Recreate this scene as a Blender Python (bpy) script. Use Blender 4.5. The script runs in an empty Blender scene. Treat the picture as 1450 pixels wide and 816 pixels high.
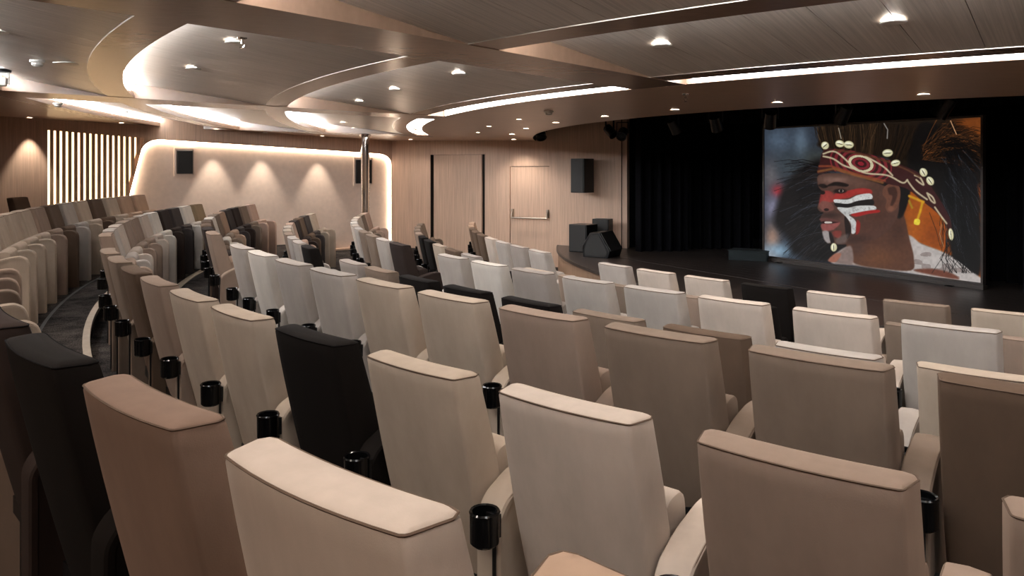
import bpy, bmesh, math, random
import numpy as np
from mathutils import Vector, Matrix
from mathutils.geometry import tessellate_polygon
random.seed(7); np.random.seed(7)
SC = bpy.context.scene
COL = SC.collection
R = math.radians

# ------------------------------------------------------------------ camera
F_PX, HOR = 1062.3, 237.8          # focal length in pixels, horizon line (photo 1450 x 816)
CAM_Z = 2.053
cd = bpy.data.cameras.new('camera'); cam = bpy.data.objects.new('camera', cd); COL.objects.link(cam)
cam.location = (0, 0, CAM_Z); cam.rotation_euler = (R(90), 0, 0)
cd.sensor_fit = 'HORIZONTAL'; cd.sensor_width = 36; cd.lens = 36*F_PX/1450
cd.shift_y = -(408-HOR)/1450; cd.clip_start = .05
SC.camera = cam
# ------------------------------------------------------------------ world, exposure
w = bpy.data.worlds.new('world'); SC.world = w; w.use_nodes = True
w.node_tree.nodes['Background'].inputs[0].default_value = (.010, .009, .008, 1)
w.node_tree.nodes['Background'].inputs[1].default_value = 1
SC.view_settings.view_transform = 'Standard'; SC.view_settings.look = 'None'
SC.view_settings.gamma = 1; SC.view_settings.use_curve_mapping = False
SC.view_settings.exposure = -0.05
# light levels of the fixtures and the glow of the slot fascia
P_BACK = 150
WARM = (1.0, .86, .745)
COVE_COL = (.94, .965, 1.0)
P_ROOM, P_FRONT, P_WALL, COVE, SLOT, FRAME_LED, SLAT_LED = 40, 88, 125, 54.0, 10.0, 19.0, 3.4

# ------------------------------------------------------------------ layout
C = Vector((10.5026, 14.3872))                   # common centre of rows, ceiling rings and stage edge
ROWS = dict(A=17.121, B=16.138, C=15.199, D=14.232, E=13.280, F=12.262, G=11.311)
FLOOR = dict(A=.578, B=.411, C=.411, D=.214, E=.214, F=0., G=0.)
STAGE_Z = .46
def pol(r, deg, z=0): return Vector((C.x+r*math.cos(R(deg)), C.y+r*math.sin(R(deg)), z))
def cz(p): return CAM_Z+.85-.034*(.866*p[0]+.5*p[1])     # the ceiling falls slightly towards the stage
def ceil_px(x, y):
    k = (x-725)/F_PX; m = (HOR-y)/F_PX
    Z = .85/(m+.034*(k*.866+.5)); return Vector((k*Z, Z, CAM_Z+m*Z))
def to_pol(p):
    d = Vector((p[0], p[1]))-C; return d.length, math.degrees(math.atan2(d.y, d.x)) % 360

# ------------------------------------------------------------------ materials
def lin(c): return tuple(((v/255)/12.92 if v/255 <= .04045 else ((v/255+.055)/1.055)**2.4) for v in c)
class NT:
    def __init__(s, name):
        s.m = bpy.data.materials.new(name); s.m.use_nodes = True; s.t = s.m.node_tree; s.n = s.t.nodes
        s.b = s.n['Principled BSDF']; s.tc = s.n.new('ShaderNodeTexCoord')
    def link(s, a, b): s.t.links.new(a, b)
    def noise(s, scale, detail=3, vec='Object', mapscale=None, rough=.5):
        n = s.n.new('ShaderNodeTexNoise'); n.inputs['Scale'].default_value = scale
        n.inputs['Detail'].default_value = detail; n.inputs['Roughness'].default_value = rough
        src = s.tc.outputs[vec]
        if mapscale:
            mp = s.n.new('ShaderNodeMapping'); mp.inputs['Scale'].default_value = mapscale
            s.link(src, mp.inputs[0]); src = mp.outputs[0]
        s.link(src, n.inputs['Vector']); return n.outputs['Fac']
    def ramp(s, fac, c0, c1, p0=.3, p1=.7):
        r = s.n.new('ShaderNodeValToRGB'); r.color_ramp.elements[0].color = (*c0, 1); r.color_ramp.elements[1].color = (*c1, 1)
        r.color_ramp.elements[0].position = p0; r.color_ramp.elements[1].position = p1
        s.link(fac, r.inputs[0]); return r.outputs[0]
    def bump(s, fac, strength, dist=.01):
        b = s.n.new('ShaderNodeBump'); b.inputs['Strength'].default_value = strength; b.inputs['Distance'].default_value = dist
        s.link(fac, b.inputs['Height']); s.link(b.outputs[0], s.b.inputs['Normal'])
    def set(s, **k):
        for a, v in k.items(): s.b.inputs[a.replace('_', ' ')].default_value = v
        return s
def sc(c, k): return tuple(min(1, v*k) for v in c)

VEL = {}
def velvet(name, rgb):
    t = NT('velvet_'+name); c = lin(rgb)
    f = t.noise(1, 4, mapscale=(7, 7, 3), rough=.6)
    t.link(t.ramp(f, sc(c, .88), sc(c, 1.09), .30, .70), t.b.inputs['Base Color'])
    t.set(Roughness=.9, Sheen_Weight=.22 if sum(rgb) > 180 else .04, Sheen_Roughness=.45, Specular_IOR_Level=.15)
    t.b.inputs['Sheen Tint'].default_value = (*sc(c, 1.5), 1)
    t.bump(t.noise(320, 2), .12, .002)
    VEL[name] = t.m
for n_, c_ in dict(white=(200, 192, 182), cream=(184, 170, 157), light_grey=(164, 155, 147), grey=(148, 138, 131), beige=(168, 152, 136),
                   tan=(164, 138, 118), taupe=(120, 104, 91), mauve=(139, 120, 106), brown=(90, 73, 60), dark_brown=(48, 38, 34),
                   dark_grey=(64, 57, 55), cocoa=(122, 101, 88), black=(19, 14, 11), olive=(134, 116, 92), pink=(178, 151, 135)).items():
    velvet(n_, c_)
def plain(name, rgb, rough=.5, metal=0, bump=0, spec=.5, var=.12, scale=12):
    t = NT(name); c = lin(rgb); f = t.noise(scale, 3)
    t.link(t.ramp(f, sc(c, 1-var), sc(c, 1+var)), t.b.inputs['Base Color'])
    t.set(Roughness=rough, Metallic=metal, Specular_IOR_Level=spec)
    if bump: t.bump(t.noise(200, 2), bump, .002)
    return t.m
def wood(name, rgb, mapscale, rough=.5, var=.16, spec=.35, turn=None, bump=.04):
    t = NT(name); c = lin(rgb)
    f = t.noise(1, 5, mapscale=mapscale, rough=.65)
    if turn is not None:                       # turn the grain along the boards
        mp = [n for n in t.n if n.type == 'MAPPING'][0]; vr = t.n.new('ShaderNodeVectorRotate'); vr.rotation_type = 'Z_AXIS'
        vr.inputs['Angle'].default_value = R(-turn); t.link(t.tc.outputs['Object'], vr.inputs['Vector']); t.link(vr.outputs[0], mp.inputs[0])
    f2 = t.noise(.8, 2)
    mx = t.n.new('ShaderNodeMath'); mx.operation = 'MULTIPLY_ADD'; mx.inputs[1].default_value = .75; mx.inputs[2].default_value = 0
    t.link(f, mx.inputs[0]); ad = t.n.new('ShaderNodeMath'); ad.operation = 'MULTIPLY_ADD'; ad.inputs[1].default_value = .25
    t.link(f2, ad.inputs[0]); t.link(mx.outputs[0], ad.inputs[2])
    t.link(t.ramp(ad.outputs[0], sc(c, 1-var), sc(c, 1+var), .35, .65), t.b.inputs['Base Color'])
    t.set(Roughness=rough, Specular_IOR_Level=spec)
    t.bump(f, bump, .002)
    return t.m
def emit(name, rgb, strength):
    t = NT(name); t.set(Roughness=.6); t.b.inputs['Base Color'].default_value = (.8, .8, .8, 1)
    t.b.inputs['Emission Color'].default_value = (*rgb, 1); t.b.inputs['Emission Strength'].default_value = strength
    return t.m
M = dict(
    wall_wood=wood('light_oak_veneer', (200, 170, 148), (38, 38, 1.2), .55),
    slat_wood=wood('slat_oak', (190, 158, 124), (60, 60, 2), .55),
    bronze=wood('bronze_veneer', (134, 107, 88), (8, 30, 8), .27, .07, .6),
    soffit=wood('soffit_veneer', (186, 158, 137), (5, 22, 5), .32, .09, .5),
    off_white=plain('cove_paint', (214, 208, 200), .6, var=.02),
    fabric_wall=plain('beige_wall_fabric', (224, 203, 187), .8, bump=.1, spec=.2, var=.04),
    dark=plain('dark_reveal', (44, 36, 30), .6),
    black=plain('black_plastic', (13, 13, 14), .35, var=.05),
    gloss_black=plain('gloss_black_plastic', (9, 9, 10), .16, var=.05),
    matte_black=plain('matte_black', (10, 10, 11), .85, spec=.15),
    grille=plain('speaker_grille', (30, 29, 28), .6, bump=.6, var=.25, scale=160),
    curtain=plain('black_velour', (13, 13, 16), .95, spec=.08, var=.2),
    stage=wood('stage_boards', (58, 50, 46), (1, 14, 14), .34, .22, .5),
    apron=wood('apron_veneer', (150, 122, 100), (30, 30, 1), .5),
    metal=plain('brushed_steel', (196, 188, 176), .32, 1, var=.05),
    nosing=plain('worn_metal_nosing', (150, 136, 118), .5, 1, var=.12),
    chrome=plain('chrome', (225, 222, 218), .07, 1, var=.01),
    white=plain('white_plastic', (222, 220, 214), .4, var=.02),
    piping=plain('dark_piping', (98, 82, 70), .9, spec=.1),
    piping_black=plain('black_piping', (16, 14, 14), .9, spec=.1),
    frame=plain('screen_frame', (58, 51, 47), .4),
    teal=plain('dark_teal_cloth', (24, 34, 36), .8),
    cove=emit('cove_led', COVE_COL, COVE), slot=emit('fascia_glow', (1, .97, .94), SLOT),  # the slot material puts a glow into the ring fascia, which is no lamp
    frame_led=emit('frame_led', (1, .82, .64), FRAME_LED), slat_led=emit('slat_backlight', (1, .72, .42), SLAT_LED),
    lamp=emit('downlight_lens', (1, .9, .78), 14), spark=emit('status_led', (.7, .85, 1), .5))
def carpet():
    t = NT('charcoal_carpet'); f = t.noise(3.5, 6, rough=.75, mapscale=(1, 1, 1)); g = t.noise(90, 2)
    mx = t.n.new('ShaderNodeMath'); mx.operation = 'MULTIPLY'; t.link(f, mx.inputs[0]); t.link(g, mx.inputs[1])
    t.link(t.ramp(mx.outputs[0], lin((22, 20, 20)), lin((92, 86, 82)), .17, .42), t.b.inputs['Base Color'])
    t.set(Roughness=1, Specular_IOR_Level=.05); t.bump(g, .5, .01); return t.m
M['carpet'] = carpet()

# ------------------------------------------------------------------ mesh helpers
class MB:
    def __init__(s): s.v = []; s.f = []
    def add(s, vs, fs):
        o = len(s.v); s.v += [tuple(p) for p in vs]; s.f += [tuple(i+o for i in f) for f in fs]; return s
    def box(s, lo, hi, mat=None):
        vs = [Vector((x, y, z)) for z in (lo[2], hi[2]) for y in (lo[1], hi[1]) for x in (lo[0], hi[0])]
        if mat: vs = [mat @ p for p in vs]
        return s.add(vs, [(0, 2, 3, 1), (4, 5, 7, 6), (0, 1, 5, 4), (2, 6, 7, 3), (0, 4, 6, 2), (1, 3, 7, 5)])
    def tube(s, pts, r, n=8, closed=False, cap=True):
        pts = [Vector(p) for p in pts]; m = len(pts); rings = []
        for i, p in enumerate(pts):
            a = pts[i-1] if (i or closed) else p; b = pts[(i+1) % m] if (i < m-1 or closed) else p
            d = (b-a).normalized(); u = d.cross(Vector((0, 0, 1)))
            if u.length < 1e-3: u = Vector((1, 0, 0))
            u.normalize(); v = d.cross(u)
            rr = r[i] if isinstance(r, (list, tuple)) else r
            rings.append([p+u*rr*math.cos(2*math.pi*k/n)+v*rr*math.sin(2*math.pi*k/n) for k in range(n)])
        vs = [q for ring in rings for q in ring]; fs = []
        for i in range(m if closed else m-1):
            j = (i+1) % m
            for k in range(n): fs.append((i*n+k, i*n+(k+1) % n, j*n+(k+1) % n, j*n+k))
        if cap and not closed: fs += [tuple(range(n))[::-1], tuple((m-1)*n+k for k in range(n))]
        return s.add(vs, fs)
    def lathe(s, prof, n=20, org=(0, 0, 0), mat=None):
        vs = []; fs = []
        for (r, z) in prof:
            for k in range(n):
                p = Vector((r*math.cos(2*math.pi*k/n), r*math.sin(2*math.pi*k/n), z))
                vs.append((mat @ p if mat else p)+Vector(org))
        for i in range(len(prof)-1):
            for k in range(n): fs.append((i*n+k, i*n+(k+1) % n, (i+1)*n+(k+1) % n, (i+1)*n+k))
        if prof[0][0] > 1e-5: fs.append(tuple(range(n))[::-1])
        if prof[-1][0] > 1e-5: fs.append(tuple((len(prof)-1)*n+k for k in range(n)))
        return s.add(vs, fs)
    def loft(s, rings, cap=True):
        n = len(rings[0]); vs = [p for r_ in rings for p in r_]; fs = []
        for i in range(len(rings)-1):
            for k in range(n): fs.append((i*n+k, i*n+(k+1) % n, (i+1)*n+(k+1) % n, (i+1)*n+k))
        if cap: fs += [tuple(range(n))[::-1], tuple((len(rings)-1)*n+k for k in range(n))]
        return s.add(vs, fs)
    def prism(s, poly, fn, d0, d1):
        """closed polygon [(a,b)], fn(a,b,d)->point, between depths d0 and d1"""
        n = len(poly)
        vs = [fn(a, b, d0) for a, b in poly]+[fn(a, b, d1) for a, b in poly]
        tri = tessellate_polygon([[Vector((a, b, 0)) for a, b in poly]])
        fs = [tuple(t) for t in tri]+[tuple(i+n for i in reversed(t)) for t in tri]
        fs += [(i, (i+1) % n, n+(i+1) % n, n+i) for i in range(n)]
        return s.add(vs, fs)
    def holed(s, outer, holes, fn, d0, d1):
        loops = [outer]+holes; allp = [p for l in loops for p in l]; n = len(allp)
        tri = tessellate_polygon([[Vector((a, b, 0)) for a, b in l] for l in loops])
        vs = [fn(a, b, d0) for a, b in allp]+[fn(a, b, d1) for a, b in allp]
        fs = [tuple(t) for t in tri]+[tuple(i+n for i in reversed(t)) for t in tri]
        o = 0
        for l in loops:
            m = len(l); fs += [(o+i, o+(i+1) % m, n+o+(i+1) % m, n+o+i) for i in range(m)]; o += m
        return s.add(vs, fs)
    def sector(s, r0, r1, t0, t1, zb, zt, step=1.2):
        """annular sector; zb/zt are functions of (point, radius) or numbers"""
        n = max(1, int(math.ceil(abs(t1-t0)/step))); vs = []; fs = []
        g = lambda z, p, r_: z(p, r_) if callable(z) else z
        for i in range(n+1):
            t = t0+(t1-t0)*i/n
            for r_ in (r0, r1):
                p = pol(r_, t); vs += [(p.x, p.y, g(zb, p, r_)), (p.x, p.y, g(zt, p, r_))]
        for i in range(n):
            a = i*4; b = a+4
            fs += [(a, b, b+2, a+2), (a+1, a+3, b+3, b+1), (a, a+1, b+1, b), (a+2, b+2, b+3, a+3)]
        fs += [(0, 2, 3, 1), (n*4, n*4+1, n*4+3, n*4+2)]
        return s.add(vs, fs)
    def mesh(s, name, smooth=False, bevel=0, seg=2):
        me = bpy.data.meshes.new(name); me.from_pydata(s.v, [], s.f)
        bm = bmesh.new(); bm.from_mesh(me)
        bmesh.ops.remove_doubles(bm, verts=bm.verts, dist=1e-6)
        bmesh.ops.recalc_face_normals(bm, faces=bm.faces)
        if bevel:
            ed = [e for e in bm.edges if e.is_manifold and e.calc_face_angle(0) > .6]
            bmesh.ops.bevel(bm, geom=ed, offset=bevel, segments=seg, affect='EDGES', profile=.5)
        bm.to_mesh(me); bm.free()
        if smooth:
            me.shade_smooth() if hasattr(me, 'shade_smooth') else None
            try: me.set_sharp_from_angle(angle=R(36))
            except Exception: pass
        return me
    def build(s, name, mat, parent=None, **k):
        return obj(name, s.mesh(name, **k), mat, parent)
def obj(name, me, mat, parent=None, loc=None):
    o = bpy.data.objects.new(name, me); COL.objects.link(o)
    if mat is not None:
        if len(me.materials) == 0: me.materials.append(mat)
        if me.materials[0] is not mat:
            o.material_slots[0].link = 'OBJECT'; o.material_slots[0].material = mat
    if parent: o.parent = parent
    if loc is not None: o.location = loc
    return o
def tag(o, label=None, cat=None, group=None, kind=None):
    if label: o['label'] = label
    if cat: o['category'] = cat
    if group: o['group'] = group
    if kind: o['kind'] = kind
    return o
def empty(name, loc=(0, 0, 0), rz=0):
    o = bpy.data.objects.new(name, None); COL.objects.link(o); o.location = loc; o.rotation_euler = (0, 0, rz); o.empty_display_size = .1
    return o
def struct(o, label, cat): return tag(o, label, cat, None, 'structure')
def lamp(parent, loc, power, size_deg, color=WARM, radius=.04, blend=.8, rot=(0, 0, 0)):
    l = bpy.data.lights.new('downlight_lamp', 'SPOT'); l.energy = power; l.spot_size = R(size_deg); l.spot_blend = blend
    l.color = color; l.shadow_soft_size = radius
    o = bpy.data.objects.new('downlight_lamp', l); COL.objects.link(o); o.parent = parent; o.location = loc; o.rotation_euler = rot
    return o

# ================================================================== FLOOR
fl = MB()
fl.sector(16.22, 20.6, 160, 262, -.3, FLOOR['A']); fl.sector(14.65, 16.22, 160, 262, -.3, FLOOR['B'])
fl.sector(12.73, 14.65, 160, 262, -.3, FLOOR['D']); fl.sector(9.0, 12.73, 158, 264, -.3, 0)
floor = struct(fl.build('floor', M['carpet']), 'charcoal patterned carpet on curved stepped tiers under the chairs', 'floor')
for r_, zz, wd_, t1 in ((16.22, .578, .045, 240), (15.60, .411, .085, 212), (14.65, .411, .03, 240), (12.73, .214, .03, 240)):
    MB().sector(r_-.012, r_+wd_, 184, t1, zz-.04, zz+.006).build('step_nosing', M['nosing'], floor)
MB().sector(16.60, 16.63, 184, 240, .56, .581).build('carpet_border', M['grille'], floor)

# ================================================================== CEILING
ring = MB().sector(10.1, 12.15, 155, 262, lambda p, r: cz(p), lambda p, r: cz(p)+.30)
ceiling = struct(ring.build('ceiling', M['soffit']), 'sloping wood veneer ceiling with curved rings, radial beams and lit coves', 'ceiling')
for k_, a_ in enumerate((187.6, 209.6, 231.5)): M['ceil_wood%d' % k_] = wood('ceiling_oak_veneer_%d' % k_, (184, 173, 162), (1.0, 70, 4), .33, .24, .6, a_, .16)
BEAMS = [(175.4, 178.0), (197.3, 200.1), (219.2, 221.9), (241.2, 243.9)]
BAYS = [(178.0, 197.3), (200.1, 219.2), (221.9, 241.2)]
RINGS = [(12.64, 14.22), (14.48, 15.95), (16.23, 17.30)]            # front, back radius of each plank panel
BANDS = [(12.40, 12.64), (14.22, 14.48), (15.95, 16.23), (17.30, 17.55)]
RISE = .17
for a, b in BEAMS:
    MB().sector(12.15, 17.55, a, b, lambda p, r: cz(p)-.004, lambda p, r: cz(p)+.32).build('beam', M['bronze'], ceiling)
for kb, (a, b) in enumerate(BAYS):
    for (r0, r1) in BANDS:
        MB().sector(r0, r1, a, b, lambda p, r: cz(p), lambda p, r: cz(p)+.10).build('band', M['bronze'], ceiling)
    for k, (r0, r1) in enumerate(RINGS):
        n = (18, 18, 13)[kb]; w_ = (b-a)/n; g = math.degrees(.0022/r1)
        zf = lambda p, r, r0=r0, r1=r1: cz(p)+.004+(RISE-.004)*(r-r0)/(r1-r0)
        for i in range(n):
            MB().sector(r0, r1, a+i*w_+g, a+(i+1)*w_-g, zf, lambda p, r: zf(p, r)+.02, step=9).build('plank', M['ceil_wood%d' % kb], ceiling)
        # light strip on the hidden front face of the band behind the panel
        MB().sector(r1-.012, r1-.002, a+.05, b-.05, lambda p, r: cz(p)+.085, lambda p, r: cz(p)+.135).build('cove_light', M['cove'], ceiling)
        MB().sector(r1, r1+.03, a, b, lambda p, r: cz(p)+.10, lambda p, r: cz(p)+.22).build('cove_fascia', M['off_white'], ceiling)
    for (r0, r1) in BANDS: MB().sector(r1-.001, r1+.0025, a, b, lambda p, r: cz(p)-.001, lambda p, r: cz(p)+.01).build('edge_highlight', M['metal'], ceiling)  # thin bright strip added for the highlight along each band edge
    # slot between the front band and the ring
    MB().sector(12.15, 12.40, a, b, lambda p, r: cz(p)+.11, lambda p, r: cz(p)+.14).build('slot_top', M['off_white'], ceiling)
    MB().sector(12.151, 12.175, a+.3, b-.3, lambda p, r: cz(p)+.004, lambda p, r: cz(p)+.10).build('slot_fascia_glow', M['slot'], ceiling)  # ring edge made to glow, for the light it gets from the strip opposite
    MB().sector(12.39, 12.399, a+.05, b-.05, lambda p, r: cz(p)+.03, lambda p, r: cz(p)+.07).build('cove_light', M['cove'], ceiling)
for a, b in ((150, 175.4), (243.9, 264)):
    MB().sector(12.15, 17.55, a, b, lambda p, r: cz(p), lambda p, r: cz(p)+.3).build('soffit', M['soffit'], ceiling)
MB().sector(17.55, 20.8, 150, 264, lambda p, r: cz(p), lambda p, r: cz(p)+.3).build('soffit', M['soffit'], ceiling)
MB().sector(9.95, 20.9, 150, 264, lambda p, r: cz(p)+.33, lambda p, r: cz(p)+.38).build('light_shield', M['matte_black'], ceiling)  # unseen slab added above the planks to keep light from leaking
# black stage house above and behind the ring
sh = MB().sector(.6, 10.25, 120, 300, 3.75, 3.85, step=3)
struct(sh.build('ceiling_stage', M['matte_black']), 'black ceiling high above the stage', 'ceiling')
MB().sector(10.09, 10.14, 150, 264, lambda p, r: cz(p)+.001, 3.8).build('stage_fascia', M['matte_black'], ceiling)

# ================================================================== WALLS
P0 = Vector((-8.84, 12.95)); PC = Vector((-2.80, 17.50)); PD = Vector((2.163, 14.835))
INSIDE = Vector((0., 8.))
class Wall:
    def __init__(s, a, b):
        s.a = a; s.d = (b-a).normalized(); s.L = (b-a).length; s.n = Vector((-s.d.y, s.d.x))
        if s.n.dot(INSIDE-a) > 0: s.n = -s.n                        # points out of the room
    def P(s, u, z, d=0): q = s.a+s.d*u+s.n*d; return Vector((q.x, q.y, z))
    def px(s, x, y):                                           # pixel -> (along, height) on this wall
        k = (x-725)/F_PX
        u = (k*s.a.y-s.a.x)/(s.d.x-k*s.d.y); Z = s.a.y+s.d.y*u
        return u, CAM_Z+(HOR-y)/F_PX*Z
    def rot(s): return math.atan2(s.d.y, s.d.x)
WL = Wall(P0, PC); WD = Wall(PC, PD)
# ---- left wall with the slat niche and the glowing recess
def arcpts(cx, cz_, r, a0, a1, n=7): return [(cx+r*math.cos(R(a0+(a1-a0)*i/n)), cz_+r*math.sin(R(a0+(a1-a0)*i/n))) for i in range(n+1)]
def round_poly(pts, rad, n=7):
    out = []; m = len(pts)
    for i in range(m):
        p = Vector(pts[i]); a = (Vector(pts[i-1])-p).normalized(); b = (Vector(pts[(i+1) % m])-p).normalized()
        rr = rad[i] if isinstance(rad, (list, tuple)) else rad
        if rr <= 0: out.append(tuple(p)); continue
        for k in range(n+1):
            t = k/n; q = (p+a*rr)*(1-t)**2+p*2*t*(1-t)+(p+b*rr)*t*t; out.append(tuple(q))
    return out
f1 = WL.px(178, 300); f2 = WL.px(203, 196); f3 = WL.px(556, 219); f4 = (f3[0], .25)
slant = (f2[0]-f1[0])/(f2[1]-f1[1])
f1 = (f2[0]-slant*(f2[1]-.25), .25)
recess = round_poly([f1, f2, f3, f4], [0, .35, .35, 0], 9)
n1 = WL.px(67.5, 184); n2 = WL.px(206, 195.5)
niche = [(n1[0], .95), (n1[0], n1[1]), (n2[0]-.02, n2[1]), (n2[0]-.03-slant*(n2[1]-.95)-.02, .95)]
wl = MB()
wl.holed([(-3.2, -.2), (WL.L+.0, -.2), (WL.L+.0, 3.3), (-3.2, 3.3)], [recess, niche], WL.P, 0, .16)
wl_o = struct(wl.build('wall_left', M['wall_wood']), 'pale oak side wall with lit slat niche and glowing rounded recess', 'wall')
MB().prism([(f1[0]-.04, .22), (f3[0]+.06, .22), (f3[0]+.06, f3[1]+.05), (f2[0]-.04, f2[1]+.05)], WL.P, .10, .13).build('recess_panel', M['fabric_wall'], wl_o)
# LED profile around the recess, tucked on the reveal
def inset(poly, d):
    out = []; m = len(poly)
    for i in range(m):
        p = Vector(poly[i]); a = (p-Vector(poly[i-1])); b = (Vector(poly[(i+1) % m])-p)
        a = a.normalized() if a.length > 1e-6 else b.normalized(); b = b.normalized() if b.length > 1e-6 else a
        t = (a+b).normalized(); nn = Vector((t.y, -t.x)); out.append(tuple(p+nn*d))
    return out
path = recess[:-1]
# recess points run f1 -> f2 -> f3 -> f4 (clockwise seen from the room): inside lies to the right
led = MB(); q0 = inset(recess, .004); q1 = inset(recess, .026)
cnt = len(recess)
for i in range(cnt-1):
    a0, a1, b0, b1 = q0[i], q0[i+1], q1[i], q1[i+1]
    if (Vector(a0)-Vector(a1)).length < 1e-5: continue
    vs = [WL.P(*p, d) for d in (.045, .098) for p in (a0, a1, b1, b0)]
    led.add(vs, [(0, 1, 2, 3), (7, 6, 5, 4), (0, 4, 5, 1), (3, 2, 6, 7), (1, 5, 6, 2), (0, 3, 7, 4)])
led.build('led_profile', M['frame_led'], wl_o)
# slats in front of the backlight
MB().prism([(n1[0]-.1, .8), (n2[0]+.1, .8), (n2[0]+.1, 2.75), (n1[0]-.1, 2.9)], WL.P, .125, .135).build('backlight', M['slat_led'], wl_o)
NS = 17
for i in range(NS):
    u0 = n1[0]+(n2[0]-n1[0])*(i+.41)/NS; u1 = n1[0]+(n2[0]-n1[0])*(i+.98)/NS
    zt = n1[1]+(n2[1]-n1[1])*(i+.5)/NS
    zb = max(.95, n2[1]-(n2[0]-.05-u1)/slant) if u1 > niche[3][0] else .95
    if u1 > niche[3][0]:
        zb = max(.95, .95+(u1-niche[3][0])/(niche[2][0]-niche[3][0])*(niche[2][1]-.95)) if slant > 0 else .95
    if zt-zb < .08: continue
    MB().prism([(u0, zb), (u1, zb), (u1, zt), (u0, zt)], WL.P, .005, .085).build('slat', M['slat_wood'], wl_o)
# baseboards
bb = MB().prism([(-3.2, 0), (WL.L, 0), (WL.L, .16), (-3.2, .16)], lambda a, b, d: WL.P(a, b, d), -.018, 0)
struct(bb.build('baseboard_left', M['wall_wood']), 'plain oak skirting panel along the lit side wall', 'baseboard')
# ---- door wall
def door_x(px): return WD.px(px, 300)[0]
uA, uB = door_x(609.5), door_x(686.5); uC, uD = door_x(720), door_x(779)
zA = WD.px(648, 219)[1]; zD = WD.px(750, 233.5)[1]
wd = MB(); TOP = 3.75
wd.holed([(0, -.2), (WD.L, -.2), (WD.L, TOP), (0, TOP)],
         [[(uA, .0), (uA, zA), (uB, zA), (uB, .0)], [(uC, .0), (uC, zD), (uD, zD), (uD, .0)]], WD.P, .012, .14)
wd_o = struct(wd.build('wall_right', M['dark']), 'pale oak panelled wall with two flush doors beside the stage', 'wall')
wd_o.name = 'wall_front'
# veneer panels with fine joints
def panel(u0, u1, z0, z1):
    MB().prism([(u0+.0015, z0), (u1-.0015, z0), (u1-.0015, z1), (u0+.0015, z1)], WD.P, 0, .0125).build('panel', M['wall_wood'], wd_o)
joints = [0, uA/2, uA]
for u0, u1 in zip(joints, joints[1:]): panel(u0, u1, 0, TOP)
panel(uA, uB, zA, TOP); panel(uB, uC, 0, TOP); panel(uC, uD, zD, TOP)
j2 = [uD, door_x(826), WD.L]
for u0, u1 in zip(j2, j2[1:]): panel(u0, u1, 0, TOP)
# sliding door with dark side reveals
jw = .085
d2 = MB().prism([(uA+jw, .01), (uB-jw, .01), (uB-jw, zA-.006), (uA+jw, zA-.006)], WD.P, .01, .06)
d2o = struct(d2.build('door_2', M['wall_wood']), 'tall flush oak door between two dark vertical reveals', 'door')
for a, b in ((uA, uA+jw), (uB-jw, uB)):
    MB().prism([(a, .0), (b, .0), (b, zA), (a, zA)], WD.P, .11, .13).build('reveal', M['dark'], d2o)
# fire door with push bar
d1 = MB().prism([(uC+.04, .01), (uD-.028, .01), (uD-.028, zD-.038), (uC+.04, zD-.038)], WD.P, .02, .07)
d1o = struct(d1.build('door_1', M['wall_wood']), 'flush oak fire door with a steel push bar beside the stage', 'door')
for a, b, c_, e in ((uC, uC+.028, 0, zD), (uD-.018, uD, 0, zD), (uC, uD, zD-.028, zD)):
    MB().prism([(a, c_), (b, c_), (b, e), (a, e)], WD.P, .003, .07).build('door_frame', M['wall_wood'], d1o)
bz = WD.px(750, 310)[1]; ua, ub = door_x(726), door_x(775.5)
pb = MB().tube([WD.P(ua, bz+.02, -.07), WD.P(ub, bz+.02, -.07)], .017, 10).build('push_bar', M['metal'], d1o, smooth=True)
for u in (ua, ub):
    MB().prism([(u-.022, bz+.03), (u+.022, bz+.03), (u+.022, bz+.20), (u-.022, bz+.20)], WD.P, -.03, .02).build('mounting', M['metal'], pb)
    MB().tube([WD.P(u, bz+.15, -.03), WD.P(u, bz+.08, -.065), WD.P(u, bz+.02, -.07)], .014, 8).build('arm', M['metal'], pb, smooth=True)
# wall end beside the curtain
we = MB().prism([(WD.L, 0), (WD.L+.11, 0), (WD.L+.11, TOP), (WD.L, TOP)], WD.P, .02, .16)
struct(we.build('trim_1', M['wall_wood']), 'narrow oak end trim where the panelled wall meets the curtain', 'trim')
# ---- walls behind and right of the camera (out of view)
def mirror(p):
    ax = Vector((.866, .5)); d = Vector(p)-C; return C+ax*2*d.dot(ax)-d
def vwall(name, pts, z0, z1, mat, label, REF=Vector((2., 8.))):
    m = MB()
    for a, b in zip(pts, pts[1:]):
        d = (b-a).normalized(); n = Vector((-d.y, d.x)); n = -n if n.dot(REF-a) > 0 else n
        q = [a, b, b+n*.12, a+n*.12]
        m.add([(p.x, p.y, z) for z in (z0, z1) for p in q], [(0, 1, 2, 3), (7, 6, 5, 4), (0, 4, 5, 1), (1, 5, 6, 2), (2, 6, 7, 3), (3, 7, 4, 0)])
    return struct(m.build(name, mat), label, 'wall')
pl = P0-WL.d*.9
t0 = to_pol(pl); mir0 = mirror(pl); t1 = to_pol(mir0)
back = [Vector(pol(19.75, t0[1]+(t1[1]-t0[1])*i/24)[:2]) for i in range(25)]
vwall('wall_back', [pl]+back+[mir0], -.2, 3.4, M['wall_wood'], 'curved oak back wall behind the last row')
mC, mD = mirror(PC), mirror(PD)
vwall('wall_right', [mir0, mC], -.2, 3.4, M['wall_wood'], 'pale oak side wall on the near side')
vwall('wall_stage', [mC, mD], -.2, TOP, M['wall_wood'], 'pale oak wall beside the near stage corner')
AX = Vector((.866, .5)); SCR_L = Vector((4.33, 12.93)); SCR_R = Vector((6.15, 9.78))
bk = C-AX*3.6; tdir = Vector((-.5, .866))
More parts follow.
